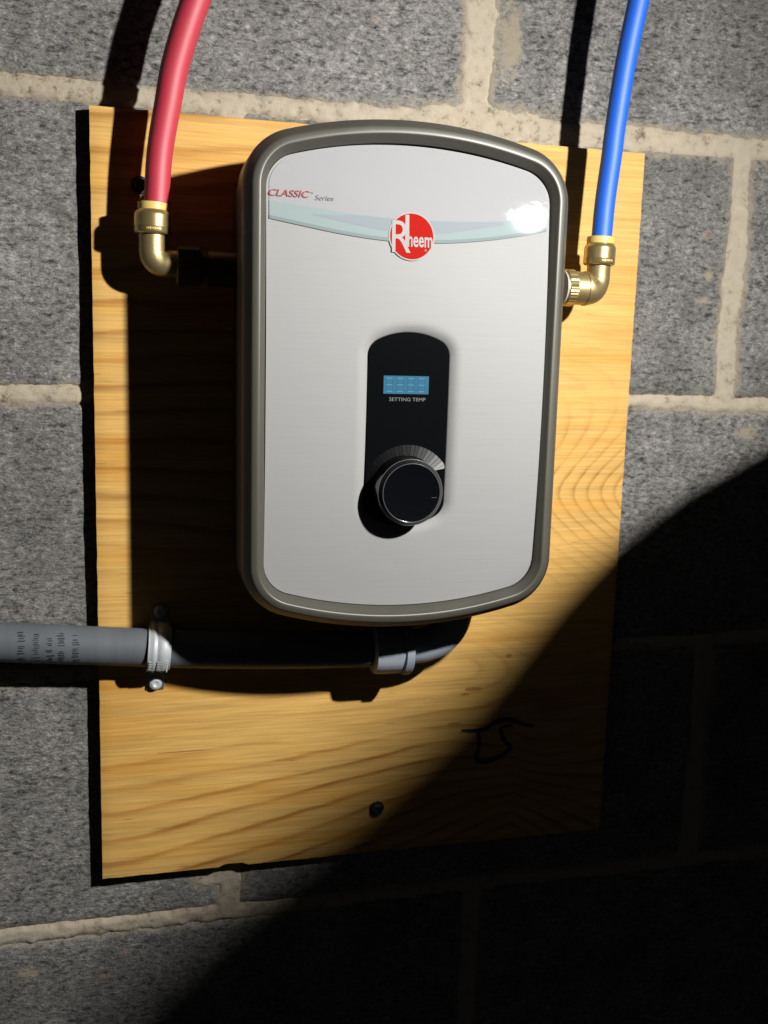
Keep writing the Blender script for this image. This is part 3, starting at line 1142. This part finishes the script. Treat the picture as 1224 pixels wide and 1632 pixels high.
def elbow(name, cx, cy, ztop, zc, sx, rb, rh, xend, label, capr, left):
    t = empty(name, (cx, cy, zc), label, "pipe fitting", "brass push fit elbows")
    ax = Vector((0.03 if left else 0.02, 0, 1)).normalized()
    cz = ztop - 0.0147
    # plastic release collar
    V, F = lathe([(0.0098, 0.0145), (0.0100, 0.0170), (0.0099, 0.0192), (0.0085, 0.0197), (0.0078, 0.0196), (0.0078, 0.0145)], (cx, cy, cz), ax, 48)
    mesh_obj("release_collar", V, F[:-2], M_collar, t)
    # rolled brass cap
    V, F = lathe([(0.0088, -0.0006), (capr - 0.0012, -0.0006), (capr - 0.0004, 0.0), (capr, 0.0008), (capr, 0.0040), (capr + 0.00012, 0.0043), (capr, 0.0046), (capr, 0.0112), (capr - 0.0005, 0.0130), (capr - 0.0017, 0.0143), (0.0099, 0.0148), (0.0090, 0.0146)], (cx, cy, cz), ax, 64)
    mesh_obj("cap", V, F[:-2], M_brass, t, True, 50)
    # stamped row of marks on the cap
    V, F = [], []
    for k in range(9):
        a = radians(252 + k * 5.2) if left else radians(256 + k * 5.2)
        ra = capr + 0.00005
        p = Vector((cx + ra * cos(a), cy + ra * sin(a), cz + 0.0024))
        tx = Vector((-sin(a), cos(a), 0))
        wq = 0.00035
        b = len(V)
        hh = 0.0005 + 0.0002 * ((k * 7) % 3)
        V += [p - tx * wq - Vector((0, 0, hh)), p + tx * wq - Vector((0, 0, hh)), p + tx * wq + Vector((0, 0, hh)), p - tx * wq + Vector((0, 0, hh))]
        F.append((b, b + 1, b + 2, b + 3))
    mesh_obj("stamped_mark", V, F, M_collar, t, False)
    # cast body: down, tight bend, across
    path, rad = [], []
    bend = 0.0075
    for k in range(5):
        path.append((cx, cy, lerp(cz + 0.001, zc + bend, k / 4)))
        rad.append(rb)
    for k in range(1, 9):
        a = pi / 2 * k / 9
        path.append((cx + sx * bend * (1 - cos(a)), cy, zc + bend - bend * sin(a)))
        rad.append(lerp(rb, rh * 0.98, sstep(0.1, 1, k / 9)))
    for k in range(6):
        path.append((lerp(cx + sx * bend, xend, k / 5), cy, zc))
        rad.append(rh)
    V, F = sweep(path, rad, 40)
    mesh_obj("elbow_body", V, F, M_brass_rough, t, True, 45)
    return t
el = elbow("brass_elbow", -0.0695, -0.047, 0.1452, 0.1115, 1, 0.0090, 0.0092, -0.050, "brass elbow at the foot of the red pipe, half in shadow", 0.0121, True)
er = elbow("brass_elbow", 0.2457, -0.058, 0.1390, 0.1070, -1, 0.0084, 0.0118, 0.2185, "brass elbow under the blue pipe on the heater's right side", 0.0113, False)
# left: hexagon nut and threaded nipple running to the heater
V, F = lathe([(0.0120, 0.0), (0.0138, 0.0008), (0.0138, 0.0150), (0.0122, 0.0160)], (-0.0545, -0.047, 0.1108), (1, 0, 0), 6, phase=0.25)
mesh_obj("hex_nut", V, F, M_shaded_metal, el, False)
pr = []
for k in range(14):
    pr += [(0.0098, k * 0.0016), (0.0104, k * 0.0016 + 0.0008)]
V, F = lathe(pr, (-0.0390, -0.047, 0.1100), (1, 0, 0), 32)
mesh_obj("threaded_nipple", V, F, M_shaded_metal, el, True, 20)
# right: knurled thread ring
V, F = lathe([(0.0112, 0), (0.0128, 0.0006), (0.0128, 0.0064), (0.0116, 0.0072)], (0.2190, -0.058, 0.1070), (1, 0, 0), 72, rmod=lambda a, h: 1 + 0.016 * (1 if int(a / (2 * pi) * 72) % 2 else -1))
mesh_obj("knurled_ring", V, F, M_brass, er, True, 25)
V, F = lathe([(0.0118, 0), (0.0124, 0.0004), (0.0124, 0.0020), (0.0118, 0.0024)], (0.2345, -0.058, 0.1070), (1, 0, 0), 48)
mesh_obj("shoulder_ring", V, F, M_brass_rough, er, True, 40)

V, F = lathe([(0.0105, 0), (0.0117, 0.0002), (0.0117, 0.0016), (0.0105, 0.0018)], (0.2172, -0.058, 0.1070), (1, 0, 0), 40)
mesh_obj("thread_tape", V, F, M_tape, er, True, 40)

# ------------------------------------------------------------------ grey conduit
CP = catmull([(-0.62, -0.030, -0.115), (-0.40, -0.030, -0.128), (-0.26, -0.031, -0.1395), (-0.1746, -0.032, -0.1462), (-0.1335, -0.032, -0.1500), (-0.0680, -0.032, -0.1560), (-0.020, -0.037, -0.1582), (0.03, -0.043, -0.1590), (0.0860, -0.050, -0.1585)], 16)
m_ = len(CP)
V, F = sweep(CP, [0.01365 + 0.00007 * sin(i * 1.9) for i in range(m_)], 40)
conduit = mesh_obj("conduit", V, F, M_conduit, None, True, 60)
tag(conduit, "grey flexible electrical conduit running in from the left below the heater", "conduit")
# printed rows round the conduit, illegible in the photo
V, F = [], []
rnd = random.Random(3)
def con_c(x):
    for a, b in zip(CP, CP[1:]):
        if a.x <= x <= b.x:
            t = (x - a.x) / (b.x - a.x)
            return a.lerp(b, t)
    return CP[-1]
for cxp in (-0.1598, -0.1500, -0.1413, -0.1338, -0.1243):
    a = radians(212)
    while a < radians(318):
        dl = radians(rnd.uniform(1.6, 3.6))
        if rnd.random() < 0.74:
            c = con_c(cxp)
            ww = rnd.uniform(0.0012, 0.0026)
            off = rnd.uniform(-0.0006, 0.0006)
            b = len(V)
            for aa in (a, a + dl):
                for s in (-1, 1):
                    V.append((cxp + off + s * ww, c.y + 0.01388 * sin(aa), c.z + 0.01388 * cos(aa)))
            F.append((b, b + 1, b + 3, b + 2))
        a += dl + radians(rnd.uniform(1.6, 5.0))
for i, v in enumerate(V):
    # angle measured from up (+Z) towards the viewer (-Y)
    V[i] = v
mesh_obj("printed_marking", V, F, M_black_print, conduit, False)

# connector: compression nut and swept elbow up into the case
conn = empty("conduit_connector", (0.098, -0.050, -0.1585), "grey plastic conduit connector nut under the heater", "connector")
V, F = lathe([(0.0140, 0), (0.0172, 0.0006), (0.0186, 0.0016), (0.0192, 0.006), (0.0192, 0.0205), (0.0182, 0.0212), (0.0182, 0.0224), (0.0203, 0.0230), (0.0203, 0.0282), (0.0195, 0.0290), (0.0140, 0.0292)],
             (0.0840, -0.050, -0.1585), (1, 0, 0), 48, rmod=lambda a, h: 1 - 0.03 * max(0, sin(a * 8)) if 0.005 < h < 0.021 else 1)
mesh_obj("nut", V, F, M_gland, conn, True, 25)
P = catmull([(0.1110, -0.050, -0.1585), (0.1240, -0.050, -0.1580), (0.1360, -0.050, -0.1540), (0.1450, -0.050, -0.1450), (0.1490, -0.050, -0.1330), (0.1500, -0.050, -0.1180)], 8)
V, F = sweep(P, 0.0128, 36)
mesh_obj("elbow_body", V, F, M_gland, conn, True, 50)
V, F = lathe([(0.012, 0), (0.019, 0.0005), (0.019, 0.006), (0.017, 0.007)], (0.1500, -0.050, -0.1320), (0, 0, 1), 6)
mesh_obj("lock_nut", V, F, M_gland, conn, False)

# two-hole strap
strap = empty("conduit_strap", (-0.068, YB, -0.1565), "silvery metal strap clamping the grey conduit to the board", "pipe strap")
def strap_mesh():
    V, F = [], []
    cz, cy = -0.1562, -0.0325
    ro = 0.0152
    prof = []
    prof.append((YB - 0.0006, cz + 0.0275))
    prof.append((YB - 0.0006, cz + ro + 0.002))
    for k in range(0, 25):
        a = pi / 2 - pi * k / 24
        zz = cz + ro * sin(a)
        yy = cy - ro * cos(a)
        prof.append((yy, zz))
    prof.append((YB - 0.0006, cz - ro - 0.002))
    prof.append((YB - 0.0006, cz - 0.0350))
    # across the band: two pressed ribs
    us = [-1, -0.92, -0.72, -0.55, -0.38, -0.22, -0.16, 0.02, 0.3, 0.62, 0.82, 0.92, 1]
    hs = [0, 0, 0, 0.0010, 0.0010, 0.0, 0.0, 0.0012, 0.0014, 0.0012, 0, 0, 0]
    n = len(us)
    hw = 0.0080
    for i, (yy, zz) in enumerate(prof):
        on = 2 <= i < len(prof) - 2
        d = Vector((0, yy - cy, zz - cz)).normalized() if on else Vector((0, -1, 0))
        flare = 1.0 if on else 0.82
        for u, h in zip(us, hs):
            p = Vector((-0.0681 + u * hw * flare + (zz - cz) * 0.08, yy, zz)) + d * (h if on else h * 0.2)
            V.append(p)
    for i in range(len(prof) - 1):
        for k in range(n - 1):
            a = i * n + k
            F.append((a, a + 1, a + n + 1, a + n))
    o = mesh_obj("band", V, F, M_zinc, strap, True, 40)
    md = o.modifiers.new("thickness", 'SOLIDIFY')
    md.thickness = 0.0010
    md.offset = 0
    # fine pressed ridges near the lower end
    V, F = [], []
    for k in range(9):
        a = radians(-18 - k * 6.2)
        for s0, s1 in ((-0.0068, -0.0024), (-0.0010, 0.0066)):
            r0 = 0.0168 if s0 > -0.002 else 0.0164
            p = (cy - r0 * cos(a), cz + r0 * sin(a))
            box(-0.0681 + s0 + (p[1] - cz) * 0.08, -0.0681 + s1 + (p[1] - cz) * 0.08, p[0] - 0.00025, p[0] + 0.0006, p[1] - 0.00025, p[1] + 0.00025, V, F)
    mesh_obj("pressed_ridges", V, F, M_zinc, strap, False)
    for zz, nm in ((cz + 0.0240, 0), (cz - 0.0300, 1)):
        V, F = lathe([(0.0048, 0.0), (0.0050, 0.0012), (0.0042, 0.0030), (0.0026, 0.0040), (0.0014, 0.0036), (0.0001, 0.0030)], (-0.0681 + (zz - cz) * 0.08, YB - 0.0012, zz), (0.1, -1, 0.1), 20)
        mesh_obj("strap_screw", V, F, M_zinc, strap, True, 30)
strap_mesh()

# ------------------------------------------------------------------ the torch that lights the wall, out of frame to the upper right
torch = empty("torch", tuple(LAMP), "black hand torch shining on the heater from beyond the right edge", "torch")
back = (LAMP - AIM).normalized()
O = LAMP + back * 0.004
V, F = lathe([(0.0125, 0), (0.0170, -0.001), (0.0175, 0.006), (0.0165, 0.022), (0.0120, 0.034), (0.0115, 0.105), (0.0105, 0.108)], O, back, 40)
mesh_obj("barrel", V, F, M_torch, torch, True, 30)
V, F = lathe([(0.0130, 0.0), (0.0130, -0.0011), (0.0001, -0.0012)], O, back, 40)
mesh_obj("lens", V, F, simple("torch_lens", (0.8, 0.8, 0.8), 0.2, emit=((1.0, 0.95, 0.86), 25)), torch, True, 30)
lo.parent = torch
lo.matrix_parent_inverse = torch.matrix_world.inverted()

# added blocker sheet, out of view: its edge cuts the light off the lower right of the wall
EDGE = [(1.10, 0.275, 0.64), (0.70, 0.115, 0.62), (0.4385, -0.0140, 0.58), (0.3640, -0.0510, 0.52), (0.3030, -0.0900, 0.43), (0.2430, -0.1330, 0.28), (0.1540, -0.2110, 0.175),
        (0.0400, -0.2960, 0.145), (-0.0170, -0.3470, 0.155), (-0.0650, -0.3950, 0.165), (-0.1220, -0.4520, 0.16), (-0.23, -0.59, 0.155), (-0.48, -0.92, 0.15)]
V, F = [], []
cols = 10
for i, (x, z, a) in enumerate(EDGE):
    for j in range(cols + 1):
        t = j / cols
        Wp = Vector((x + 0.95 * t, YW, z - 1.15 * t))
        aa = a * (1 + 0.05 * sin(j * 1.7 + i) * (0 if j == 0 else 1))
        V.append(LAMP + (Wp - LAMP) * aa)
for i in range(len(EDGE) - 1):
    for j in range(cols):
        q = i * (cols + 1) + j
        F.append((q, q + 1, q + cols + 2, q + cols + 1))
cl = mesh_obj("shade_blocker", V, F, M_blocker, None, True, 0)
md = cl.modifiers.new("thickness", 'SOLIDIFY')
md.thickness = 0.0010
md.offset = 0
tag(cl, "dark cloth hanging beside the torch, shading the wall's lower right", "light blocker")
